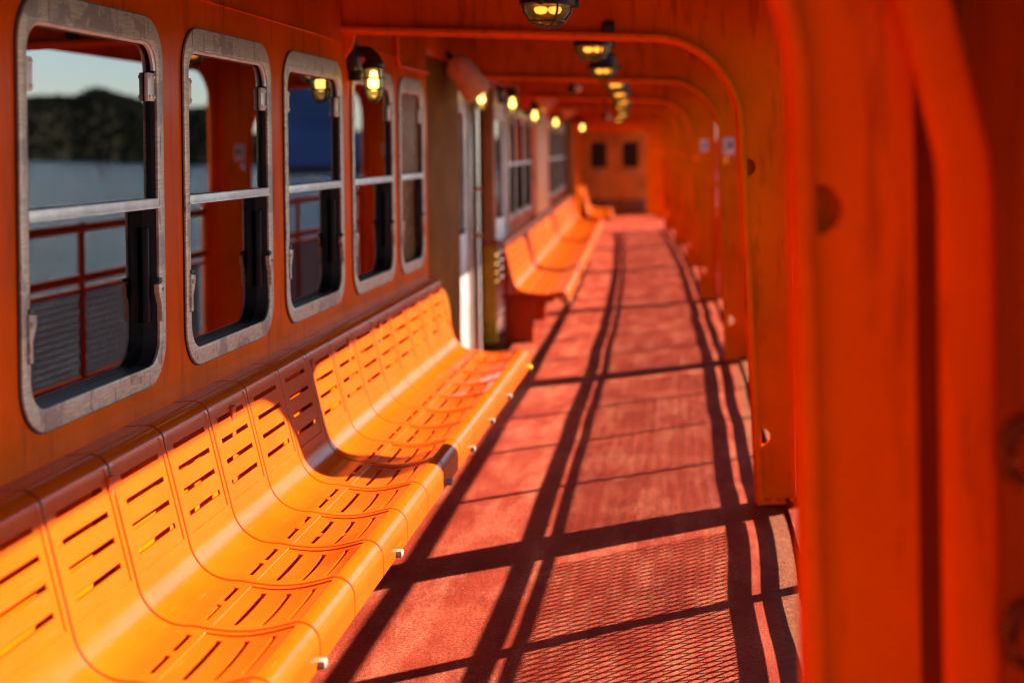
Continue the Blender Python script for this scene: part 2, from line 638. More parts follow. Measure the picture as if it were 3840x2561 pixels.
def window(y0, parent, detail=True, w=WIN_W, x=WALLX, glass='glass'):
    """one window unit on the wall plane x; local to the wall's Empty"""
    y1 = y0 + w
    R = 0.125
    ya, yb, za, zb = y0 + BL_, y1 - BR_, WZ0 + BB_, WZ1 - BT_
    r = 0.082
    bm = plate_bm([rrect(y0, WZ0, y1, WZ1, R, 9), rrect(ya, za, yb, zb, r, 8)], 0.009,
                  (x + 0.0052, 0, 0), (0, 1, 0), (0, 0, 1), bevel=0.002)
    fr = obj('window', bm, 'alu', parent)
    # dark gasket line round the frame + reveal inside
    g = plate_bm([rrect(y0 - 0.006, WZ0 - 0.006, y1 + 0.006, WZ1 + 0.006, R + 0.006, 9), rrect(y0 + 0.02, WZ0 + 0.02, y1 - 0.02, WZ1 - 0.02, R - 0.015, 9)], 0.004,
                 (x + 0.0022, 0, 0), (0, 1, 0), (0, 0, 1))
    outer = rrect(ya - 0.005, za - 0.005, yb + 0.005, zb + 0.005, r + 0.005, 8)
    inner = rrect(ya + 0.001, za + 0.001, yb - 0.001, zb - 0.001, r - 0.001, 8)
    t = plate_bm([outer, inner], 0.060, (x - 0.031, 0, 0), (0, 1, 0), (0, 0, 1))
    join(g, t)
    if detail:
        # guide channels of the lower sash
        box(g, (x - 0.024, yb - 0.011, (WZ0 + RAILZ) / 2 + 0.05), (0.018, 0.016, RAILZ - WZ0 - 0.24), 0.003)
        box(g, (x - 0.024, ya + 0.009, (WZ0 + RAILZ) / 2 + 0.05), (0.018, 0.014, RAILZ - WZ0 - 0.24), 0.003)
    obj('gasket', g, 'rubber', fr)
    # upper pane (outer track) and lower pane (inner track)
    up = [(yb, RAILZ), (yb, zb - r)] + [p for p in inner if p[1] > zb - r + 0.001] + [(ya, zb - r), (ya, RAILZ)]
    bm = plate_bm([up], 0.005, (x - 0.014, 0, 0), (0, 1, 0), (0, 0, 1))
    obj('pane', bm, glass, fr)
    lo = [(ya, RAILZ + 0.01), (ya, za + r)] + [p for p in inner if p[1] < za + r - 0.001][::1]
    c1 = arc(ya + r, za + r, r - 0.001, PI, 1.5 * PI, 8)[1:]
    c2 = arc(yb - r, za + r, r - 0.001, 1.5 * PI, 2 * PI, 8)
    lo = [(ya, RAILZ + 0.01), (ya, za + r)] + c1 + c2 + [(yb, za + r + 0.01), (yb, RAILZ + 0.01)]
    bm = plate_bm([lo], 0.005, (x - 0.042, 0, 0), (0, 1, 0), (0, 0, 1))
    obj('pane', bm, glass, fr)
    # meeting rail
    bm = bmesh.new()
    ym, L = (ya + yb) / 2, yb - ya - 0.002
    box(bm, (x - 0.002, ym, RAILZ), (0.026, L, 0.030), 0.004)
    box(bm, (x + 0.0115, ym, RAILZ - 0.012), (0.005, L, 0.004), 0.0)
    obj('crossbar', bm, 'bright_alu', fr)
    # rolled bright lip inside the head of the frame
    bm = bmesh.new()
    rim = [(a, b) for a, b in rrect(ya + 0.005, RAILZ + 0.03, yb - 0.005, zb - 0.005, r - 0.004, 8) if b > RAILZ + 0.15]
    tube(bm, [(x - 0.001, a, b) for a, b in rim], 0.0075, 6)
    obj('lip', bm, 'bright_alu', fr)
    if not detail:
        return fr
    for yy in (ya + 0.022, yb - 0.024):
        bm = bmesh.new()
        box(bm, (x - 0.004, yy, 1.793), (0.012, 0.050, 0.082), 0.003)
        for dy in (-0.015, 0.015):
            for dz in (-0.029, 0.029):
                lathe(bm, [(0.0, 0.005), (0.005, 0.004), (0.007, 0.0)], 8, (x + 0.002, yy + dy, 1.793 + dz), Matrix.Rotation(PI / 2, 3, 'Y'))
        obj('hinge', bm, 'bright_alu', fr)
    for (yy, sg) in ((ya - 0.012, 1), (yb + 0.012, -1)):
        bm = bmesh.new()
        zz = 1.175
        prof = [(0, 0.052), (0.034 * sg, 0.046), (0.030 * sg, 0.022), (0.012 * sg, -0.012), (0.013 * sg, -0.058), (0.0, -0.060)]
        if sg < 0:
            prof = prof[::-1]
        join(bm, plate_bm([[(yy + a, zz + b) for a, b in prof]], 0.016, (x + 0.008, 0, 0), (0, 1, 0), (0, 0, 1), bevel=0.002))
        lathe(bm, [(0.0, 0.006), (0.005, 0.005), (0.0075, 0.0)], 8, (x + 0.0155, yy + 0.006 * sg, zz + 0.03), Matrix.Rotation(PI / 2, 3, 'Y'))
        la = obj('latch', bm, 'alu', fr)
        bm = bmesh.new()
        box(bm, (x + 0.006, yy + 0.016 * sg, zz + 0.060), (0.018, 0.024, 0.012), 0.003)
        obj('catch', bm, 'rubber', fr)
    return fr


def wall(name, label, y0, y1, wins, mat, x0, rz=0.0, detail=True, z1=CEIL + 0.03):
    """steel wall stretch with window holes; local y from 0 at y0"""
    t = thing(name, label, 'wall', (x0, y0, 0), rz)
    L = y1 - y0
    loops = [[(0, 0.0), (L, 0.0), (L, z1), (0, z1)]]
    for wy in wins:
        a = wy
        ww = LAST_W if (detail and wy == wins[-1]) else WIN_W
        loops.append(rrect(a + 0.029, WZ0 + 0.045, a + ww - 0.037, WZ1 - 0.059, 0.09, 8)[::-1])
    bm = plate_bm(loops, 0.03, (-0.015, 0, 0), (0, 1, 0), (0, 0, 1))
    if len(wins) > 1:
        # faint vertical weld seams between the windows
        for wy in wins[:-1]:
            pass
    obj('wall_plate', bm, mat, t, 30)
    for wy in wins:
        w_ = window(wy, t, detail, w=LAST_W if (detail and wy == wins[-1]) else WIN_W, x=0.0, glass='blank' if (detail and wy == wins[-1]) else 'glass')
        if detail and wy == wins[-1]:
            w_['label'] = 'last window, blanked with brown panels'
    return t


W0 = [3.29 + 1.062 * k for k in range(4)] + [7.50]
near_wall = wall('cabin_wall', 'orange painted steel cabin wall with five rounded windows above the near bench',
                 -9.0, 8.30, [w + 9.0 for w in W0], 'wall', WALLX)
# a low skirting and the top coving of the near wall
bm = bmesh.new()
box(bm, (0.006, 8.6, 0.06), (0.012, 17.1, 0.12), 0.003)
obj('skirting', bm, 'wall', near_wall)
bm = bmesh.new()
tube(bm, [(0.001, 9.0 + 2.2, 2.09), (0.001, 17.28, 2.09)], 0.004, 6)
obj('weld_bead', bm, 'wall', near_wall)
bm = bmesh.new()
tube(bm, [(0.016, 9.0 + 7.42, CEIL - 0.02), (0.016, 9.0 + 7.42, 2.09), (0.016, 9.0 + 7.46, 2.05), (0.016, 17.28, 2.05)], 0.013, 8)
obj('conduit', bm, 'wall', near_wall)

# ---- brown plated stretch beside the doorway
bw_ = thing('door_surround', 'tall brown painted steel panel between near bench end and sliding doors', 'wall panel', (WALLX + off(8.95) + 0.02, 8.315, 0), heading(9))
bm = bmesh.new()
box(bm, (-0.03, 0.62, 1.08), (0.06, 1.23, 2.16), 0.006)
obj('panel', bm, 'brown', bw_)
bm = bmesh.new()
box(bm, (-0.01, 0.62, 2.28), (0.05, 1.23, 0.22), 0.006)
obj('header', bm, 'wall', bw_)
bm = bmesh.new()
tube(bm, [(0.012, 0.02, 0.02), (0.012, 0.02, 2.14)], 0.012, 8)
obj('corner_bead', bm, 'frame', bw_)

# ---- sliding doors, pole and header
def steel_door(y0, y1, label):
    ym = (y0 + y1) / 2
    t = thing('sliding_door', label, 'door', (WALLX + off(ym) - 0.02, y0, 0), heading(ym), 'steel sliding doors of the cabin entrance')
    L = y1 - y0
    bm = plate_bm([rrect(0, 0.03, L, 2.12, 0.012, 3), rrect(L * 0.22, 1.0, L * 0.80, 1.86, 0.04, 5)[::-1]], 0.04, (0, 0, 0), (0, 1, 0), (0, 0, 1), bevel=0.004)
    leaf = obj('door_leaf', bm, 'steel', t)
    bm = plate_bm([rrect(L * 0.22 - 0.005, 0.995, L * 0.80 + 0.005, 1.865, 0.04, 5)], 0.006, (-0.004, 0, 0), (0, 1, 0), (0, 0, 1))
    obj('pane', bm, 'glass', t)
    bm = bmesh.new()
    for yy in (0.02, L - 0.02):
        box(bm, (0.032, yy, 1.07), (0.024, 0.04, 2.06), 0.006)
    obj('edge_trim', bm, 'chrome', t)
    return t


steel_door(9.58, 10.24, 'brushed steel sliding door leaf beside the tall brown panel')
steel_door(11.88, 12.66, 'brushed steel sliding door leaf beside the start of the second bench')
po = thing('grab_pole', 'upright polished pole in the middle of the dark cabin doorway', 'pole', (WALLX + off(10.8) + 0.0, 10.80, 0))
bm = bmesh.new()
tube(bm, [(0, 0, 0.0), (0, 0, 2.14)], 0.026, 14)
obj('pole', bm, 'chrome', po)
for z in (0.01, 0.95, 1.3, 2.13):
    bm = bmesh.new()
    lathe(bm, [(0.0, -0.015), (0.04, -0.015), (0.042, 0), (0.04, 0.015), (0.0, 0.015)], 14, (0, 0, z))
    obj('collar', bm, 'tan', po)
jb = tag(link(bpy.data.objects.new('door_jamb', None)), 'tan painted jamb edge of the doorway next to the second steel leaf', 'door jamb')
jb.location = (WALLX + off(11.76) - 0.02, 11.76, 0)
bm = bmesh.new()
box(bm, (0, 0, 1.07), (0.10, 0.10, 2.12), 0.01)
obj('post', bm, 'tan', jb)
bm = bmesh.new()
box(bm, (0.0, 0, 0.40), (0.108, 0.108, 0.8), 0.01)
obj('kick_plate', bm, 'yellow', jb)
hd = tag(link(bpy.data.objects.new('door_header', None)), 'orange header plate over the cabin sliding doors', 'header')
hd.location = (WALLX + off(11.1), 9.56, 0)
hd.rotation_euler = (0, 0, heading(11.2))
bm = bmesh.new()
box(bm, (-0.01, 1.59, 2.28), (0.08, 3.16, 0.30), 0.006)
obj('plate', bm, 'wall', hd)

# ---- second wall with its windows, pilasters, far wall
def far_wall(y0, y1, n, label, x_off=0.0):
    rz = math.atan2(-(off(y1) - off(y0)), (y1 - y0))
    L = math.hypot(y1 - y0, off(y1) - off(y0))
    pitch = (L - 0.1) / n
    wins = [0.05 + (pitch - WIN_W) / 2 + pitch * k for k in range(n)]
    return wall('cabin_wall', label, y0, y0 + L, wins, 'wall', WALLX + off(y0) + x_off, rz, detail=False)


far_wall(12.76, 15.66, 3, 'orange cabin wall with three windows behind the second bench')
far_wall(17.72, 23.7, 6, 'orange cabin wall with a row of windows towards the far doors')


def pilaster(y0, y1, label, mat='pale_orange', proud=0.05):
    rz = math.atan2(-(off(y1) - off(y0)), (y1 - y0))
    t = thing('pilaster', label, 'pilaster', (WALLX + off(y0), y0, 0), rz, 'broad uprights between window groups')
    bm = bmesh.new()
    box(bm, (proud / 2 - 0.03, (y1 - y0) / 2, 1.22), (proud + 0.06, y1 - y0, 2.40), 0.015)
    obj('face', bm, mat, t)
    for yy in (0.03, y1 - y0 - 0.03):
        bm = bmesh.new()
        tube(bm, [(proud + 0.004, yy, 0.02), (proud + 0.004, yy, 2.38)], 0.014, 8)
        obj('edge_bead', bm, mat, t)
    return t


pilaster(15.68, 17.70, 'broad salmon orange upright between the two far window groups')
pilaster(23.74, 25.3, 'brown upright at the far end of the second window group', 'brown', 0.07)
bm = bmesh.new()
pts = []
for i in range(12):
    y = 25.3 + i * (END - 25.3) / 11
    pts.append((WALLX + off(y) + 0.12, y))
for i in range(11):
    (xa, ya), (xb, yb) = pts[i], pts[i + 1]
    q = [bm.verts.new(p) for p in ((xa, ya, 0), (xb, yb, 0), (xb, yb, CEIL), (xa, ya, CEIL))]
    bm.faces.new(q)
bmesh.ops.remove_doubles(bm, verts=bm.verts, dist=1e-4)
bmesh.ops.solidify(bm, geom=bm.faces[:], thickness=0.05)
tag(obj('cabin_wall', bm, 'wall'), 'plain orange cabin wall curving to the far double doors', 'wall')

# ---- dark cabin behind the glass
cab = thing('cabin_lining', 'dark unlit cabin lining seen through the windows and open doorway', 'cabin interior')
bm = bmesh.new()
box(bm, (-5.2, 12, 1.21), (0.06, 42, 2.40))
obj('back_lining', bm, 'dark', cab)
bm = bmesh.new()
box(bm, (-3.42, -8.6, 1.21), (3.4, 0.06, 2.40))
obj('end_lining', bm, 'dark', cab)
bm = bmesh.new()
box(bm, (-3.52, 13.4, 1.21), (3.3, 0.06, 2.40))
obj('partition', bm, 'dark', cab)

# ------------------------------------------------------------------ far bulkhead and double door
eo = off(END)
bk = thing('end_bulkhead', 'orange steel bulkhead closing the far end of the walkway', 'bulkhead', (eo, END, 0), heading(END) * 0.5)
bm = plate_bm([[(-3.2, 0), (1.0, 0), (1.0, CEIL), (-3.2, CEIL)], [(-1.36, 0.02), (0.16, 0.02), (0.16, 1.96), (-1.36, 1.96)][::-1]], 0.05, (0, 0.06, 0), (1, 0, 0), (0, 0, 1))
obj('plate', bm, 'frame', bk)
dd = thing('double_door', 'brown double door with two dark windows at the end of the walkway', 'double door', (eo, END, 0), heading(END) * 0.5)
for (xa, xb) in ((-1.355, -0.605), (-0.595, 0.155)):
    xm = (xa + xb) / 2
    bm = plate_bm([rrect(xa, 0.025, xb, 1.955, 0.01, 2), rrect(xm - 0.195, 1.12, xm + 0.195, 1.74, 0.03, 4)[::-1]], 0.045, (0, 0.05, 0), (1, 0, 0), (0, 0, 1), bevel=0.004)
    lf = obj('door_leaf', bm, 'wood_door', dd)
    bm = plate_bm([rrect(xm - 0.20, 1.115, xm + 0.20, 1.745, 0.03, 4)], 0.006, (0, 0.055, 0), (1, 0, 0), (0, 0, 1))
    obj('pane', bm, 'door_glass', lf)
    bm = bmesh.new()
    box(bm, (xm, 0.022, 0.20), (0.72, 0.008, 0.34), 0.002)
    obj('kick_plate', bm, 'kick', lf)
    bm = bmesh.new()
    box(bm, (xm, 0.022, 1.03), (0.12, 0.008, 0.10), 0.002)
    obj('plaque', bm, 'zinc', lf)
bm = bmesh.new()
box(bm, (-0.6, 0.09, 1.05), (1.6, 0.01, 2.0))  # dark sheet stands in for the unlit room behind the panes
obj('unlit_room_sheet', bm, 'dark', dd)

# ------------------------------------------------------------------ arched deck frames
LEFT_Z = 2.145


def deck_frame(i, yf, dx, xi_top, xi_foot, label, near=False, full=True):
    t = thing('deck_frame', label, 'steel frame', (dx, yf, 0), 0.0, 'arched steel frames along the open side')
    R = 0.40
    zr = 2.092
    # inner edge path from the foot up round the arch to the wall
    path = []
    z_s = zr - R
    path.append((xi_foot, 0.0))
    for k in range(1, 7):
        f = k / 6
        path.append((xi_foot + (xi_top - xi_foot) * f, z_s * f))
    for k in range(1, 19):
        a = PI / 2 * k / 18
        path.append((xi_top - R + R * math.cos(a), z_s + R * math.sin(a)))
    xl = WALLX + 0.002 - (dx - off(yf))
    for k in range(1, 7):
        f = k / 6
        x0 = xi_top - R
        path.append((x0 + (xl - x0) * f, zr + (LEFT_Z - zr) * f))
    colx = SHELLX - 0.075 if not near else 0.322
    outline = list(path) + [(xl, CEIL + 0.035), (SHELLX - 0.01, CEIL - 0.02), (colx, CEIL - 0.02), (colx, 0.0)]
    holes = []
    for zc in (1.505, 0.30):
        f = min(zc / z_s, 1)
        xe = xi_foot + (xi_top - xi_foot) * f + 0.022
        holes.append(([(xe, zc - 0.038)] + arc(xe, zc, 0.038, -PI / 2, PI / 2, 10)[1:-1] + [(xe, zc + 0.038)])[::-1])
    bm = plate_bm([outline] + holes, 0.012, (0, 0, 0), (1, 0, 0), (0, 0, 1), bevel=0.0)
    obj('web', bm, 'frame', t, 30)
    # round edged rider bar along the inner edge
    pp = []
    for k, (a, b) in enumerate(path):
        p0 = path[max(k - 1, 0)]
        p1 = path[min(k + 1, len(path) - 1)]
        d = Vector((p1[0] - p0[0], 0, p1[1] - p0[1])).normalized()
        nrm = Vector((-d.z, 0, d.x))
        pp.append((Vector((a, 0, b)), nrm))
    hw = 0.05
    sec = [(-0.014, -hw + 0.006), (-0.008, -hw), (0.006, -hw), (0.013, -hw + 0.008), (0.013, hw - 0.008), (0.006, hw), (-0.008, hw), (-0.014, hw - 0.006)]
    bm = bmesh.new()
    sweep(bm, pp, sec, (0, 1, 0))
    obj('flange', bm, 'frame', t, 40)
    if i < 3:
        # weld run where the bar meets the web
        bm = bmesh.new()
        tube(bm, [(p + nn * -0.0) + Vector((0, -0.006, 0)) + nn * (-0.017 if False else 0.017) for p, nn in pp], 0.005, 6)
        obj('weld_bead', bm, 'frame', t)
    # bracket knee at the cabin wall
    bm = plate_bm([[(xl, LEFT_Z - 0.002), (xl + 0.075, LEFT_Z - 0.02), (xl + 0.06, 2.06), (xl + 0.03, 2.02), (xl, 2.01)]], 0.02, (0, 0.0, 0), (1, 0, 0), (0, 0, 1), bevel=0.002)
    obj('bracket', bm, 'frame', t)
    # outer column that leans inboard above the knuckle
    bm = bmesh.new()
    if near:
        hx, y0, y1, kn = 0.041, -0.10, -0.052, 1.56
        cx = 0.385
        path2 = [((cx, 0.0), 0), ((cx, kn - 0.03), 0), ((cx - 0.004, kn + 0.02), 0), ((cx - 0.19, CEIL - 0.04), 0)]
        sec2 = rrect(-hx, y0, hx, y1, 0.022, 5)
        rings = []
        for (xx, zz), _ in path2:
            rings.append([bm.verts.new((xx + a, b, zz)) for a, b in sec2])
        for q in range(len(rings) - 1):
            for k in range(len(sec2)):
                bm.faces.new((rings[q][k], rings[q][(k + 1) % len(sec2)], rings[q + 1][(k + 1) % len(sec2)], rings[q + 1][k]))
        bm.faces.new(rings[0][::-1])
        bm.faces.new(rings[-1])
    else:
        box(bm, (SHELLX - 0.035, 0.0, CEIL / 2 - 0.012), (0.07, 0.13, CEIL - 0.025), 0.012)
    obj('outer_column', bm, 'frame', t, 40)
    if i < 2:  # box added behind the upper web holes to shut out sunlight
        bm = bmesh.new()
        box(bm, (xi_top + 0.062, 0.060, 1.50), (0.10, 0.006, 0.15), 0.0)
        for (ex, ez, sx, sz) in ((0.014, 0, 0.006, 0.15), (0.110, 0, 0.006, 0.15), (0.062, 0.072, 0.09, 0.006), (0.062, -0.072, 0.09, 0.006)):
            box(bm, (xi_top + ex, 0.0318, 1.50 + ez), (sx, 0.050, sz), 0.0)
        obj('hole_shade_box', bm, 'frame', t)
    if i == 1:
        bm = bmesh.new()
        box(bm, (-0.39, -0.020, 2.135), (0.055, 0.026, 0.055), 0.008)
        obj('junction_box', bm, 'black', t)
    # foot plate, with bolts
    bm = bmesh.new()
    xm = (xi_foot + SHELLX) / 2 - (0.08 if near else 0.02)
    box(bm, (xm, 0, 0.014), (SHELLX - xi_foot - 0.05 - (0.13 if near else 0), 0.13, 0.012), 0.003)
    for sx in (-0.3, 0.3):
        lathe(bm, [(0, 0.016), (0.010, 0.014), (0.012, 0)], 8, (xm + sx * (SHELLX - xi_foot - 0.1), -0.045, 0.02))
    obj('foot_plate', bm, 'frame', t)
    return t


FL = ['blurred orange arched steel frame closest to the camera, beside the brown side plating',
      'orange arched steel frame standing opposite the near bench',
      'orange arched steel frame with the larger white placard on its web',
      'orange arched steel frame with the smaller, fainter white placard',
      'orange arched steel frame just beyond the smaller white placard',
      'orange arched steel frame opposite the far end of the second bench',
      'orange arched steel frame one bay short of the last before the double door',
      'orange arched steel frame last of all, right before the double door']
PROF = [(-0.0, 0.152, 0.176), (0.0, 0.196, 0.261), (-0.04, 0.215, 0.245)]
for i, yf in enumerate(FR):
    if i < 3:
        dx, a, b_ = PROF[i]
    else:
        dx, a, b_ = off(yf), 0.19, 0.25
    deck_frame(i, yf, dx, a, b_, FL[i], near=(i == 0))

# ---- shell plating over the openings (sets the top edge of the sunlight)
OPEN_TOP = 2.205


def shell_bay(y0, y1, label):
    x = SHELLX + off((y0 + y1) / 2)
    L = y1 - y0
    rz = math.atan2(-(off(y1) - off(y0)), L)
    t = thing('side_plate', label, 'side plating', (SHELLX + off(y0), y0, 0), rz, 'side plates over the open bays')
    hw = 0.11
    r = 0.30
    o = [(0, 0.0), (hw, 0.0), (hw, OPEN_TOP - r)] + arc(hw + r, OPEN_TOP - r, r, PI, PI / 2, 8)[1:] + arc(L - hw - r, OPEN_TOP - r, r, PI / 2, 0, 8) + [(L - hw, 0.0), (L, 0.0), (L, CEIL + 0.1), (0, CEIL + 0.1)]
    bm = plate_bm([o], 0.012, (0.012, 0, 0), (0, 1, 0), (0, 0, 1))
    obj('plate', bm, 'frame', t, 30)
    pts = [(hw, 0.0), (hw, OPEN_TOP - r)] + arc(hw + r, OPEN_TOP - r, r, PI, PI / 2, 8)[1:] + arc(L - hw - r, OPEN_TOP - r, r, PI / 2, 0, 8) + [(L - hw, 0.0)]
    bm = bmesh.new()
    tube(bm, [(0.012, a, b) for a, b in pts], 0.013, 8)
    obj('edge_bead', bm, 'frame', t)
    return t


BL = ['first open bay, between the two nearest arched frames', 'second open bay, beside the end of the near bench', 'third open bay, beside the start of the second bench', 'fourth open bay along the walkway',
      'fifth open bay along the walkway', 'sixth open bay along the walkway', 'seventh open bay, close to the double door']
for i in range(7):
    shell_bay(FR[i] + 0.002, FR[i + 1] - 0.002, 'orange side plating framing the ' + BL[i])

# ---- solid plating beside the camera, with two dark clamps
sp = thing('side_wall', 'solid brown red side plating with dark clamps beside the camera', 'side plating', (0.458, 2.50, 0))
bm = bmesh.new()
box(bm, (0.006, -0.47, 1.205), (0.012, 0.94, 2.41), 0.002)
obj('plate', bm, 'darkside', sp)
bm = bmesh.new()
box(bm, (-0.10, -0.10, 1.205), (0.19, 0.012, 2.36), 0.002)  # plate added to close the post groove so it stays dark
obj('groove_shade_plate', bm, 'darkside', sp)
for z in (1.175, 0.92):
    bm = bmesh.new()
    tube(bm, [(0.0, -0.52, z + 0.035), (-0.022, -0.52, z + 0.03), (-0.034, -0.52, z), (-0.030, -0.52, z - 0.035), (-0.006, -0.52, z - 0.05)], [0.015, 0.015, 0.014, 0.012, 0.009], 10)
    lathe(bm, [(0.0, 0.012), (0.012, 0.010), (0.014, 0.0)], 10, (-0.028, -0.55, z - 0.01), Matrix.Rotation(-PI / 2, 3, 'Y'))
    obj('clamp', bm, 'kick', sp)

# ---- railings with expanded metal
def railing_bay(y0, y1, label):
    L = y1 - y0
    rz = math.atan2(-(off(y1) - off(y0)), L)
    t = thing('railing', label, 'railing', (SHELLX + 0.02 + off(y0), y0, 0), rz, 'mesh railings across the open bays')
    def bar(nm, z, r, sq=False):
        bm = bmesh.new()
        if sq:
            box(bm, (0, L / 2, z), (r * 2, L - 0.02, r * 2), 0.004)
        else:
            tube(bm, [(0, 0.01, z), (0, L - 0.01, z)], r, 12)
        obj(nm, bm, 'rail', t)
    bar('top_rail', 1.165, 0.028)
    bar('mid_rail', 0.862, 0.028)
    bar('panel_bar', 0.795, 0.013, True)
    bar('panel_bar', 0.262, 0.020, True)
    bar('bottom_rail', 0.181, 0.021)
    for k in range(1, 4):
        bm = bmesh.new()
        yy = k * L / 4
        if y0 < 3 and k == 3:
            box(bm, (0, yy - 0.021, 0.60), (0.03, 0.030, 1.20), 0.003)
            box(bm, (0, yy + 0.021, 0.60), (0.03, 0.030, 1.20), 0.003)
        else:
            tube(bm, [(0, yy, 0.0), (0, yy, 1.20)], 0.021, 10)
        lathe(bm, [(0.0, 0.0), (0.045, 0.0), (0.045, 0.008), (0.02, 0.016), (0, 0.016)], 12, (0, yy, 0.012))
        obj('stanchion', bm, 'rail', t)
    bm = bmesh.new()
    w, h = 0.046, 0.080
    n = int((L - 0.2) / w)
    th = 0.0036
    z0, z1 = 0.275, 0.79
    rows = int(round((z1 - z0) / (h / 2)))
    hh = (z1 - z0) / rows
    for k in range(n):
        ya = 0.1 + k * w
        for ph in (0, 1):
            pv = None
            for r in range(rows + 1):
                yy = ya + (w / 2) * (0.5 + (0.46 if (r + ph) % 2 else -0.46)) + (w / 2 if ph else 0)
                zz = z0 + r * hh
                cur = [bm.verts.new((-0.0030, yy - th, zz)), bm.verts.new((-0.0030, yy + th, zz)), bm.verts.new((0.0030, yy + th, zz)), bm.verts.new((0.0030, yy - th, zz))]
                if pv:
                    for q in range(4):
                        bm.faces.new((pv[q], pv[(q + 1) % 4], cur[(q + 1) % 4], cur[q]))
                pv = cur
    obj('mesh_panel', bm, 'mesh', t)
    return t


for i in range(6):
    railing_bay(FR[i] + 0.11, FR[i + 1] - 0.11, 'diamond mesh railing across the ' + BL[i])

# ------------------------------------------------------------------ benches
def bench_profile():
    """(x, z) from the nosing lip over the seat, up the back and over the rolled top; wall at x = 0"""
    P = []
    P += [(0.640, 0.330), (0.640, 0.372)]
    P += arc(0.585, 0.385, 0.055, -0.10, PI / 2 + 0.05, 9)
    n = 10
    for i in range(1, n + 1):
        f = i / n
        P.append((0.582 - 0.255 * f, 0.440 - 0.018 * math.sin(PI * f) - 0.006 * f))
    # concave bend
    c = (0.318, 0.562)
    r = 0.128
    P += arc(c[0], c[1], r, -PI / 2 + 0.10, -PI + 0.22, 12)[1:]
    x0, z0 = P[-1]
    for i in range(1, 11):
        f = i / 10
        P.append((x0 - 0.068 * f, z0 + 0.290 * f))
    x1, z1 = P[-1]
    r2 = 0.048
    # rolled top (convex, turning to the wall)
    a0 = 0.22
    cx, cz = x1 - r2 * math.cos(a0), z1 - r2 * math.sin(a0)
    P += arc(cx, cz, r2, a0, PI / 2, 8)[1:]
    x2, z2 = P[-1]
    P.append(((x2 + 0.012) / 2 + 0.01, z2 - 0.001))
    P.append((0.012, z2 - 0.004))
    return P


BP = bench_profile()
BS = [0.0]
for i in range(1, len(BP)):
    BS.append(BS[-1] + math.hypot(BP[i][0] - BP[i - 1][0], BP[i][1] - BP[i - 1][1]))


def bp_at(s):
    s = min(max(s, 0), BS[-1])
    for i in range(1, len(BS)):
        if s <= BS[i] + 1e-9:
            f = (s - BS[i - 1]) / max(BS[i] - BS[i - 1], 1e-9)
            a, b = BP[i - 1], BP[i]
            return Vector((a[0] + (b[0] - a[0]) * f, 0, a[1] + (b[1] - a[1]) * f))
    return Vector((BP[-1][0], 0, BP[-1][1]))


def bp_n(s):
    d = bp_at(s + 0.006) - bp_at(s - 0.006)
    d.normalize()
    return Vector((d.z, 0, -d.x))


def s_where(fn):
    best = None
    for k in range(2000):
        s = BS[-1] * k / 1999
        v = fn(bp_at(s))
        if best is None or v < best[0]:
            best = (v, s)
    return best[1]


SW = 0.368
BACK_Z = (0.790, 0.728, 0.666, 0.604)
SEAT_X = (0.545, 0.478, 0.411)
s_back = [s_where(lambda p, z=z: abs(p.z - z) + (10 if p.x > 0.30 or p.x < 0.09 else 0)) for z in BACK_Z]
s_seat = [s_where(lambda p, x=x: abs(p.x - x) + (10 if p.z > 0.5 or p.z < 0.41 else 0)) for x in SEAT_X]
s_two = s_where(lambda p: abs(p.x - 0.338) + (10 if p.z > 0.5 or p.z < 0.40 else 0))
s_pb = (s_where(lambda p: abs(p.z - 0.832) + (10 if p.x > 0.3 else 0)), s_where(lambda p: abs(p.z - 0.556) + (10 if p.x > 0.3 else 0)))
s_ps = (s_where(lambda p: abs(p.x - 0.586) + (10 if p.z < 0.43 else 0)), s_where(lambda p: abs(p.x - 0.366) + (10 if p.z > 0.46 else 0)))


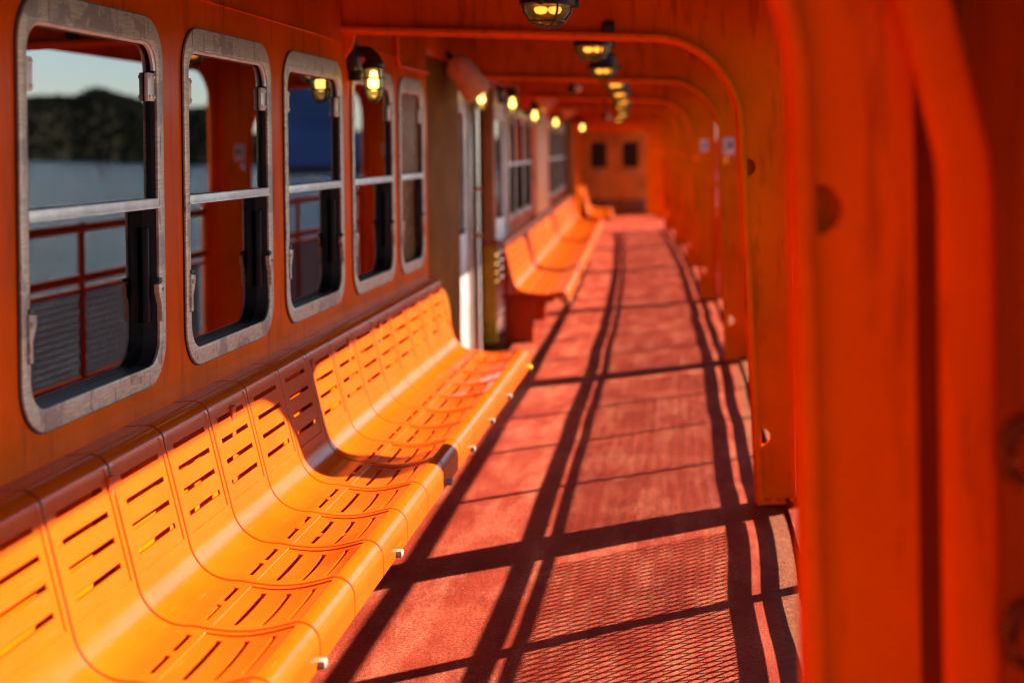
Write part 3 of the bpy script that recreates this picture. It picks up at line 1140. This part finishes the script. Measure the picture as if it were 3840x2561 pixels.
def shell_mesh(width, coarse=False):
    HW = 0.0072      # half width of a slot
    sl = set()
    k = 0.0
    step = 0.014 if not coarse else 0.03
    while k < BS[-1]:
        sl.add(round(k, 5))
        k += step
    sl.add(round(BS[-1], 5))
    special = []
    for s in s_back + s_seat + [s_two]:
        special += [s - HW, s + HW]
    if not coarse:
        for s in (*s_pb, *s_ps):
            special += [s - 0.0012, s + 0.0012]
    sl = [s for s in sl if all(abs(s - q) > 0.004 for q in special)] + special
    sl = sorted(sl)
    W = width
    m0, m1 = 0.024, W - 0.024
    v_sp = [0.0, 0.003, 0.008, 0.054, W / 2 - 0.016, W / 2 + 0.016, W - 0.054, W - 0.008, W - 0.003, W]
    if not coarse:
        v_sp += [m0 - 0.0012, m0 + 0.0012, m1 - 0.0012, m1 + 0.0012]
        v_sp += [0.09, 0.135, W - 0.09, W - 0.135]
    vl = sorted(v_sp)
    bm = bmesh.new()
    lo_pb, hi_pb = min(s_pb), max(s_pb)
    lo_ps, hi_ps = min(s_ps), max(s_ps)
    rows = []
    for s in sl:
        p = bp_at(s)
        nr = bp_n(s)
        row = []
        # how far this station lies inside the dished seat
        seat = max(0.0, math.sin(PI * min(max((s - lo_ps) / (hi_ps - lo_ps), 0), 1))) if lo_ps < s < hi_ps else 0.0
        for v in vl:
            d = 0.0
            e = min(v, W - v)
            if e < 0.0015:
                d -= 0.0022
            d -= 0.009 * seat * math.sin(PI * v / W)
            if not coarse and m0 < v < m1 and (lo_pb < s < hi_pb or lo_ps < s < hi_ps):
                d -= 0.0030
            row.append(bm.verts.new(p + nr * d + Vector((0, v, 0))))
        rows.append(row)

    def is_slot(sm, vm):
        for s in s_back + s_seat:
            if abs(sm - s) < HW and 0.054 < vm < W - 0.054:
                return True
        if abs(sm - s_two) < HW and (0.054 < vm < W / 2 - 0.016 or W / 2 + 0.016 < vm < W - 0.054):
            return True
        return False
    for i in range(len(sl) - 1):
        for j in range(len(vl) - 1):
            if is_slot((sl[i] + sl[i + 1]) / 2, (vl[j] + vl[j + 1]) / 2):
                continue
            bm.faces.new((rows[i][j], rows[i][j + 1], rows[i + 1][j + 1], rows[i + 1][j]))
    bmesh.ops.recalc_face_normals(bm, faces=bm.faces)
    # make the normals look away from the wall side
    f = max(bm.faces, key=lambda q: q.calc_center_median().x)
    if f.normal.x < 0:
        bmesh.ops.reverse_faces(bm, faces=bm.faces)
    bmesh.ops.solidify(bm, geom=bm.faces[:], thickness=0.006)
    sharp(bm, 32)
    me = bpy.data.meshes.new('seat_panel')
    bm.to_mesh(me)
    bm.free()
    me.materials.append(M['bench'])
    return me


SHELL = shell_mesh(SW - 0.0075)
SHELL_FAR = shell_mesh(SW - 0.0032, True)


def strip_mesh():  # dark strip added under the seat gaps so they look shaded
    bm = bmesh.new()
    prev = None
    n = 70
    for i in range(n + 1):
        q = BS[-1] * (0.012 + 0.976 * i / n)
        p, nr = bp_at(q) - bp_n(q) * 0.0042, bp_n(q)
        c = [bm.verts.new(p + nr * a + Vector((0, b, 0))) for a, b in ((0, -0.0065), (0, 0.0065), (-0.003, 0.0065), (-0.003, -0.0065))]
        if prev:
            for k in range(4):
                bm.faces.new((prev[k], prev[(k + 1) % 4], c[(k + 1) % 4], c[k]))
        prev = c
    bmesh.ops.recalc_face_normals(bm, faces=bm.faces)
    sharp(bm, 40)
    me = bpy.data.meshes.new('seam_shade_strip')
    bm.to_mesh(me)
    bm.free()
    me.materials.append(M['seam_shade'])
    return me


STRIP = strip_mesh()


def leg_bm():
    bm = bmesh.new()
    box(bm, (0.22, 0, 0.19), (0.24, 0.05, 0.38), 0.006)
    box(bm, (0.34, 0, 0.385), (0.52, 0.04, 0.036), 0.004)
    box(bm, (0.115, 0, 0.60), (0.045, 0.036, 0.42), 0.004)
    return bm


def arm_tip_bm():
    bm = bmesh.new()
    box(bm, (0.603, 0, 0.340), (0.11, 0.036, 0.022), 0.006)
    return bm


def bench(y0, n, label, legs, shells, tip_mat='zinc', last_tip='yellow', x_add=0.0):
    y1 = y0 + n * SW
    rz = math.atan2(-(off(y1) - off(y0)), (y1 - y0))
    t = thing('bench', label, 'bench', (WALLX + off(y0) + x_add, y0, 0), rz, 'benches along the cabin wall')
    for k in range(n):
        c = bpy.data.objects.new('seat_panel', shells)
        link(c, t)
        c.location = (0, k * SW + 0.0037, 0)
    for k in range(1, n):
        c = bpy.data.objects.new('seam_shade_strip', STRIP)
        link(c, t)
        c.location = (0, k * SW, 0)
    for j, yl in enumerate(legs):
        a = obj('leg', leg_bm(), 'leg', t)
        a.location = (0, yl - y0, 0)
        b = obj('arm_tip', arm_tip_bm(), last_tip if j == len(legs) - 1 else tip_mat, t)
        b.location = (0, yl - y0, 0)
    # long rails that carry the shells
    bm = bmesh.new()
    box(bm, (0.088, n * SW / 2, 0.580), (0.02, n * SW - 0.06, 0.022), 0.003)
    obj('back_rail', bm, 'bench', t)
    bm = bmesh.new()
    box(bm, (0.50, n * SW / 2, 0.395), (0.03, n * SW - 0.06, 0.025), 0.003)
    obj('seat_rail', bm, 'leg', t)
    return t


NB0 = 3.88 - 5 * SW
bench(NB0, 17, 'long amber slotted bench nearest the camera, under the five windows', [2.6, 3.5, 4.45, 5.4, 5.99, 6.6, 7.25, 8.2], SHELL)
bench(11.55, 32, 'second amber bench, blurred, beyond the cabin doorway', [11.75, 13.3, 14.8, 16.3, 17.8, 19.3, 20.8, 22.3, 23.2], SHELL_FAR, last_tip='zinc')
bench(24.2, 10, 'short far bench sticking out past the second bench', [24.4, 26.0, 27.6], SHELL_FAR, last_tip='zinc', x_add=0.16)

# ------------------------------------------------------------------ wall lanterns
def lantern_mesh(label, loc, arm, g='bracketed wall lanterns'):
    """globe centre at the origin, arm reaching to the wall on -x"""
    t = thing('wall_lantern', label, 'lantern', loc, 0.0, g)
    bm = bmesh.new()
    box(bm, (-arm + 0.015, 0, 0.115), (0.05, 0.10, 0.13), 0.012)
    lathe(bm, [(0, 0.02), (0.028, 0.018), (0.034, 0.0), (0.034, -0.03), (0, -0.03)], 14, (-arm + 0.03, 0, 0.04))
    tube(bm, [(-arm + 0.03, 0, 0.13), (-arm * 0.6, 0, 0.142), (-arm * 0.25, 0, 0.138), (-0.005, 0, 0.115), (0, 0, 0.085)], [0.024, 0.026, 0.028, 0.034, 0.044], 12)
    lathe(bm, [(0.0, 0.10), (0.036, 0.10), (0.050, 0.086), (0.052, 0.066), (0.046, 0.060), (0.0, 0.060)], 20)
    obj('bracket', bm, 'black', t)
    bm = bmesh.new()
    lathe(bm, [(0.040, 0.060), (0.041, 0.0), (0.040, -0.03), (0.033, -0.058), (0.018, -0.072), (0, -0.075)], 20)
    obj('globe', bm, 'globe', t, 60)
    bm = bmesh.new()
    lathe(bm, [(0, 0.055), (0.014, 0.050), (0.016, 0.035), (0.026, 0.005), (0.024, -0.018), (0.012, -0.034), (0, -0.037)], 16)
    obj('bulb', bm, 'bulb', t, 60)
    bm = bmesh.new()
    for k in range(4):
        a = PI / 4 + k * PI / 2
        pr = [(0.046, 0.062), (0.047, 0.0), (0.046, -0.034), (0.037, -0.066), (0.020, -0.083), (0.0, -0.087)]
        tube(bm, [(r * math.cos(a), r * math.sin(a), z) for r, z in pr], 0.0048, 6)
    for z, r in ((0.020, 0.048), (-0.030, 0.047)):
        tube(bm, [(r * math.cos(2 * PI * k / 20), r * math.sin(2 * PI * k / 20), z) for k in range(20)], 0.0045, 6, up=(0, 0, 1), closed=True)
    obj('guard', bm, 'black', t)
    return t


lantern_mesh('lit caged lantern nearest the camera, beside the second arched frame', (-1.466, 6.47, 1.91), 0.108)
lantern_mesh('lit caged lantern in front of the dark cabin doorway', (-1.54, 10.2, 1.961), 0.115)
lantern_mesh('lit caged lantern just past the doorway, above the second steel leaf', (-1.59, 12.3, 1.987), 0.125)
lantern_mesh('lit caged lantern above the first windows behind the second bench', (-1.70, 14.95, 1.94), 0.10)
lantern_mesh('lit caged lantern over the middle of the second bench', (-1.90, 19.2, 1.943), 0.10)
lantern_mesh('lit caged lantern farthest away, left of the double door', (-1.89, 23.5, 1.93), 0.30)

# ------------------------------------------------------------------ ceiling lamps
def ceiling_lamp(label, loc):
    t = thing('ceiling_lamp', label, 'ceiling lamp', loc, 0.0, 'caged bulkhead lamps under the ceiling')
    bm = bmesh.new()
    h = CEIL - loc[2] - 0.002
    lathe(bm, [(0.0, h), (0.035, h), (0.035, 0.15), (0.072, 0.145), (0.088, 0.13), (0.090, 0.068), (0.103, 0.062), (0.104, 0.046), (0.095, 0.040), (0.0, 0.044)], 28)
    for k in range(3):
        a = 0.4 + 2 * PI * k / 3
        box(bm, (0.108 * math.cos(a), 0.108 * math.sin(a), 0.055), (0.026, 0.020, 0.040), 0.004, Matrix.Rotation(a, 3, 'Z'))
    obj('housing', bm, 'black', t)
    bm = bmesh.new()
    lathe(bm, [(0.088, 0.040), (0.082, 0.018), (0.060, -0.010), (0.030, -0.024), (0, -0.028)], 24)
    obj('lens', bm, 'lens', t, 60)
    bm = bmesh.new()
    for (x, y) in ((-0.02, 0.0), (0.022, 0.01)):
        lathe(bm, [(0, 0.040), (0.022, 0.036), (0.026, 0.026), (0.018, 0.014), (0, 0.010)], 12, (x * 1.2, y, 0))
    obj('bulb', bm, 'bulb_dim', t, 60)
    bm = bmesh.new()
    for k in range(2):
        a = 0.5 + k * PI / 2
        pr = [(0.098, 0.046), (0.092, 0.016), (0.068, -0.016), (0.034, -0.034), (0.0, -0.039), (-0.034, -0.034), (-0.068, -0.016), (-0.092, 0.016), (-0.098, 0.046)]
        tube(bm, [(r * math.cos(a), r * math.sin(a), z) for r, z in pr], 0.005, 6)
    tube(bm, [(0.066 * math.cos(2 * PI * k / 24), 0.066 * math.sin(2 * PI * k / 24), -0.018) for k in range(24)], 0.0045, 6, up=(0, 0, 1), closed=True)
    obj('guard', bm, 'black', t)
    return t


CL = [(5.25, -0.545, 'large blurred caged lamp under the ceiling in front of the second frame'),
      (7.40, -0.535, 'caged ceiling lamp half hidden behind the second frame'),
      (9.50, -0.62, 'caged ceiling lamp hanging just before the placard frame'),
      (11.7, -0.66, 'caged ceiling lamp just past the larger placard frame'),
      (13.8, -0.74, 'caged ceiling lamp before the fainter placard frame'),
      (15.95, -0.82, 'caged ceiling lamp just past the fainter placard frame'),
      (18.1, -0.95, 'caged ceiling lamp over the middle of the second bench'),
      (22.3, -1.16, 'caged ceiling lamp near the far end of the second bench'),
      (26.5, -1.45, 'caged ceiling lamp farthest down the walkway')]
for (yy, xx, lb) in CL:
    ceiling_lamp(lb, (xx, yy, 2.085))

# ------------------------------------------------------------------ orange cylinder loudspeakers, small cameras, placards
def cylinder_speaker(label, loc, r, L, tilt):
    t = thing('loudspeaker', label, 'loudspeaker', loc, 0.0, 'tilted orange cylinders under the ceiling')
    R = Matrix.Rotation(tilt[1], 3, 'Z') @ Matrix.Rotation(tilt[0], 3, 'Y')
    bm = bmesh.new()
    lathe(bm, [(0, L / 2), (r * 0.55, L / 2), (r * 0.80, L / 2 - 0.02), (r, L / 2 - 0.06), (r, -L / 2 + 0.01), (r * 0.98, -L / 2), (r * 0.90, -L / 2), (r * 0.86, -L / 2 + 0.05), (0, -L / 2 + 0.05)], 26, (0, 0, 0), R)
    obj('horn', bm, 'salmon', t, 40)
    bm = bmesh.new()
    p = R @ Vector((0, 0, L / 2))
    tube(bm, [p, p + Vector((-0.06, 0, 0.05)), Vector((p.x - 0.14, p.y, p.z + 0.05))], 0.018, 10)
    box(bm, (p.x - 0.12, p.y, p.z + 0.05), (0.10, 0.10, 0.16), 0.015)
    obj('mount', bm, 'black', t)
    bm = bmesh.new()
    h = CEIL - loc[2]
    tube(bm, [(p.x - 0.15, p.y, p.z + 0.08), (p.x - 0.15, p.y, h)], 0.012, 8)
    obj('hanger', bm, 'frame', t)
    return t


cylinder_speaker('big tilted orange loudspeaker cylinder over the steel sliding doors', (-1.47, 9.1, 2.065), 0.09, 0.29, (-0.62, 0.1))
cylinder_speaker('tilted orange loudspeaker cylinder above the second bench windows', (-1.62, 15.0, 2.13), 0.10, 0.27, (-0.75, 0.1))
cylinder_speaker('small distant orange loudspeaker cylinder near the far pilaster', (-1.85, 20.2, 2.17), 0.10, 0.27, (-0.75, 0.1))


def cctv(label, loc):
    t = thing('security_camera', label, 'camera', loc, 0.15)
    bm = bmesh.new()
    tube(bm, [(0, 0, 0.05), (0, 0, CEIL - loc[2])], 0.012, 8)
    box(bm, (0, 0.0, 0.02), (0.07, 0.16, 0.07), 0.012)
    obj('housing', bm, 'black', t)
    bm = bmesh.new()
    lathe(bm, [(0, 0.02), (0.026, 0.015), (0.036, 0.0), (0.036, -0.02), (0, -0.02)], 16, (0.045, -0.085, 0.03), Matrix.Rotation(PI / 2, 3, 'X'))
    obj('dome', bm, 'white', t)
    return t


cctv('small dark camera with a white dome hung mid ceiling', (-1.10, 12.6, 2.10))
cctv('tiny pale dome camera hung far down the ceiling', (-1.20, 18.6, 1.97))


def placard(label, loc, w, h):
    t = thing('placard', label, 'sign', loc, 0.0, 'white placards on the frames')
    bm = bmesh.new()
    box(bm, (0, 0, 0), (w, 0.004, h), 0.001)
    obj('board', bm, 'white', t)
    bm = bmesh.new()
    box(bm, (0.012, -0.0032, -0.005), (w * 0.45, 0.002, 0.016), 0)
    box(bm, (0.018, -0.0032, 0.018), (w * 0.25, 0.002, 0.018), 0)
    obj('print', bm, 'ink', t)
    return t


placard('larger white placard fixed to an orange frame web', (0.235, 10.609, 1.60), 0.085, 0.125)
placard('smaller pale placard on the next frame behind', (0.075, 14.859, 1.61), 0.085, 0.125)

# ------------------------------------------------------------------ harbour beyond: seen mirrored in the windows
WATER_Z = -7.0
bm = bmesh.new()
v = [bm.verts.new(p) for p in ((-9000, -9000, WATER_Z), (9000, -9000, WATER_Z), (9000, 9000, WATER_Z), (-9000, 9000, WATER_Z))]
bm.faces.new(v)
w_ = obj('water', bm, 'water')
w_['kind'] = 'structure'
w_['label'] = 'choppy grey green harbour water'

# ferry hull below the deck
hl = thing('ferry_hull', 'orange ferry side below the walkway deck', 'ship hull', (0, 0, 0))
bm = bmesh.new()
a = []
for y in [-9 + 1.5 * i for i in range(31)]:
    o = off(y)
    a.append([bm.verts.new((SHELLX + 0.08 + o, y, -0.03)), bm.verts.new((SHELLX + 0.06 + o, y, WATER_Z - 0.5)), bm.verts.new((-6 + o, y, WATER_Z - 0.5)), bm.verts.new((-6 + o, y, -0.03))])
for i in range(len(a) - 1):
    for j in range(4):
        bm.faces.new((a[i][j], a[i][(j + 1) % 4], a[i + 1][(j + 1) % 4], a[i + 1][j]))
bm.faces.new(a[0])
bm.faces.new(a[-1][::-1])
obj('hull_plate', bm, 'frame', hl)
bm = bmesh.new()
rings = []
for y in [-9 + 1.5 * i for i in range(30)]:
    o = off(y)
    rings.append([bm.verts.new((SHELLX - 0.10 + o, y, -0.02)), bm.verts.new((SHELLX + 0.07 + o, y, -0.02)), bm.verts.new((SHELLX + 0.07 + o, y, 0.022)), bm.verts.new((SHELLX - 0.10 + o, y, 0.022))])
for i in range(len(rings) - 1):
    for j in range(4):
        bm.faces.new((rings[i][j], rings[i][(j + 1) % 4], rings[i + 1][(j + 1) % 4], rings[i + 1][j]))
obj('waterway_bar', bm, 'deck', hl)

# wooded shore running away obliquely
shore = [(-60, 420, 6), (60, 560, 9), (185, 700, 14), (300, 960, 17), (352, 1030, 27), (372, 1050, 42), (400, 1090, 42), (455, 1170, 38), (560, 1380, 62), (730, 1700, 88),
         (860, 1950, 88), (1107, 2340, 104), (1500, 2900, 120), (2300, 3600, 130)]
bm = bmesh.new()
rows = []
N = 160
for i in range(N):
    f = i / (N - 1) * (len(shore) - 1)
    k = min(int(f), len(shore) - 2)
    g = f - k
    x = shore[k][0] + (shore[k + 1][0] - shore[k][0]) * g
    y = shore[k][1] + (shore[k + 1][1] - shore[k][1]) * g
    h = 1.2 * (shore[k][2] + (shore[k + 1][2] - shore[k][2]) * g)
    row = []
    for j in range(9):
        d = j / 8
        hz = math.sin(min(d * 1.5, 1) * PI / 2) * h * 0.86 if j else -1
        hz += 2.5 * noise.noise(Vector((x * 0.02, y * 0.02, j * 0.7))) if j else 0
        row.append(bm.verts.new((x - 10 + 190 * d * 0.35, y + 190 * d, WATER_Z + hz)))
    rows.append(row)
for i in range(N - 1):
    for j in range(8):
        bm.faces.new((rows[i][j], rows[i + 1][j], rows[i + 1][j + 1], rows[i][j + 1]))
tops = []
for q in range(7000):
    i = random.randrange(N - 1)
    j = min(int(random.random() ** 1.3 * 7), 7)
    tops.append((rows[i][j].co.lerp(rows[i + 1][j + 1].co, random.random()), j))
hill = obj('hill', bm, 'foliage', ang=80)
hill['kind'] = 'structure'
hill['label'] = 'dark wooded hill on the far harbour shore'
bm = bmesh.new()
for (p, j) in tops:
    for q in range(1):
        r = random.uniform(1.3, 2.9) * (0.6 + p.y / 2200)
        t = bmesh.new()
        bmesh.ops.create_icosphere(t, subdivisions=1, radius=1.0)
        for vv in t.verts:
            vv.co *= random.uniform(0.75, 1.25)
        t.transform(Matrix.Translation(Vector((p.x, p.y, max(p.z, WATER_Z + 1))) + Vector((random.uniform(-9, 9), random.uniform(-10, 10), r * random.uniform(-0.2, 0.7)))) @ Matrix.Diagonal((r, r, r * random.uniform(0.8, 1.25), 1)))
        me = bpy.data.meshes.new('tmp')
        t.to_mesh(me)
        t.free()
        bm.from_mesh(me)
        bpy.data.meshes.remove(me)
wd = obj('woodland', bm, 'foliage', ang=20)
tag(wd, 'dark far off woodland covering the shore hill', 'woodland', kind='stuff')

# large blue ship, stern on
sh = thing('cargo_ship', 'large navy blue ship lying off the wooded shore', 'ship', (151, 560, WATER_Z), 0.05)
bm = bmesh.new()
hp = [(-16, 0), (-17, 6), (-17.5, 24), (17.5, 24), (17, 6), (16, 0)]
lens_ = [(0, 0.9), (6, 1.0), (120, 1.0), (150, 0.7), (168, 0.08)]
rg = []
for (yy, s) in lens_:
    rg.append([bm.verts.new((a_ * s, yy, b_)) for a_, b_ in hp])
for i in range(len(rg) - 1):
    for j in range(6):
        bm.faces.new((rg[i][j], rg[i][(j + 1) % 6], rg[i + 1][(j + 1) % 6], rg[i + 1][j]))
bm.faces.new(rg[0])
bm.faces.new(rg[-1][::-1])
obj('hull', bm, 'hull_blue', sh)
bm = bmesh.new()
box(bm, (0, 22, 37), (33, 26, 26), 0.6)
box(bm, (0, 26, 54), (24, 14, 8), 0.5)
obj('superstructure', bm, 'hull_blue', sh)
bm = bmesh.new()
for z in (30, 35, 40, 45):
    box(bm, (0, 8.9, z), (29, 0.3, 1.4))
obj('window_band', bm, 'hull_window', sh)
bm = bmesh.new()
box(bm, (0, 80, 2.2), (35.2, 164, 4.4), 0.5)
obj('boot_top', bm, 'hull_red', sh)

sh.scale = (0.72, 0.72, 0.72)

by = thing('buoy', 'dark squat harbour buoy floating off the wooded shore', 'buoy', (232, 560, WATER_Z))
bm = bmesh.new()
lathe(bm, [(0, -0.4), (2.0, -0.3), (2.1, 0.5), (1.5, 0.9), (0, 1.0)], 18)
obj('float', bm, 'buoy', by)
bm = bmesh.new()
for k in range(4):
    a = PI / 4 + k * PI / 2
    tube(bm, [(1.2 * math.cos(a), 1.2 * math.sin(a), 0.9), (0.4 * math.cos(a), 0.4 * math.sin(a), 4.0)], 0.12, 6)
lathe(bm, [(0, 4.8), (0.6, 4.6), (0.7, 3.9), (0, 3.8)], 12)
obj('tower', bm, 'buoy', by)

# ------------------------------------------------------------------ light
EL = math.radians(31.3)
hx, hy = 0.84, 0.5426
to_sun = Vector((hx * math.cos(EL), hy * math.cos(EL), math.sin(EL)))
sd = bpy.data.lights.new('sun', 'SUN')
sd.energy = 5.0
sd.angle = math.radians(0.5)
sd.color = (1.0, 0.90, 0.76)
so = bpy.data.objects.new('sun', sd)
COL.objects.link(so)
so.rotation_euler = (-to_sun).to_track_quat('-Z', 'Y').to_euler()
wd_ = bpy.data.worlds.new('World')
S.world = wd_
wd_.use_nodes = True
nt = wd_.node_tree
nt.nodes.clear()
ow = nt.nodes.new('ShaderNodeOutputWorld')
bg = nt.nodes.new('ShaderNodeBackground')
sky = nt.nodes.new('ShaderNodeTexSky')
sky.sky_type = 'NISHITA'
sky.sun_disc = False
sky.sun_elevation = EL
sky.sun_rotation = math.atan2(hx, hy)
sky.air_density = 1.0
sky.dust_density = 0.5
sky.ozone_density = 5.0
bg.inputs['Strength'].default_value = 0.05
nt.links.new(sky.outputs[0], bg.inputs[0])
nt.links.new(bg.outputs[0], ow.inputs[0])

# ------------------------------------------------------------------ camera
cd = bpy.data.cameras.new('camera')
cam = bpy.data.objects.new('camera', cd)
COL.objects.link(cam)
cam.location = (0, 0, 1.6)
cam.rotation_euler = (PI / 2, 0.0135, 0)
cd.sensor_width = 36.0
cd.lens = 50.0
cd.shift_x = -424.5 / 2351
cd.shift_y = -447.0 / 2351
cd.clip_start = 0.05
cd.clip_end = 20000
cd.dof.use_dof = True
cd.dof.focus_distance = 4.4
cd.dof.aperture_fstop = 1.6
S.camera = cam

S.view_settings.view_transform = 'Standard'
S.view_settings.look = 'None'
S.view_settings.exposure = 2.38
S.view_settings.gamma = 1.0
S.render.engine = 'CYCLES'
S.cycles.use_denoising = True
try:
    S.cycles.denoiser = 'OPENIMAGEDENOISE'
except Exception:
    pass
S.cycles.filter_width = 1.05
S.cycles.max_bounces = 10
S.cycles.diffuse_bounces = 8
S.cycles.glossy_bounces = 5
S.cycles.transparent_max_bounces = 12
S.cycles.sample_clamp_indirect = 6.0
S.cycles.caustics_reflective = False
S.cycles.caustics_refractive = False
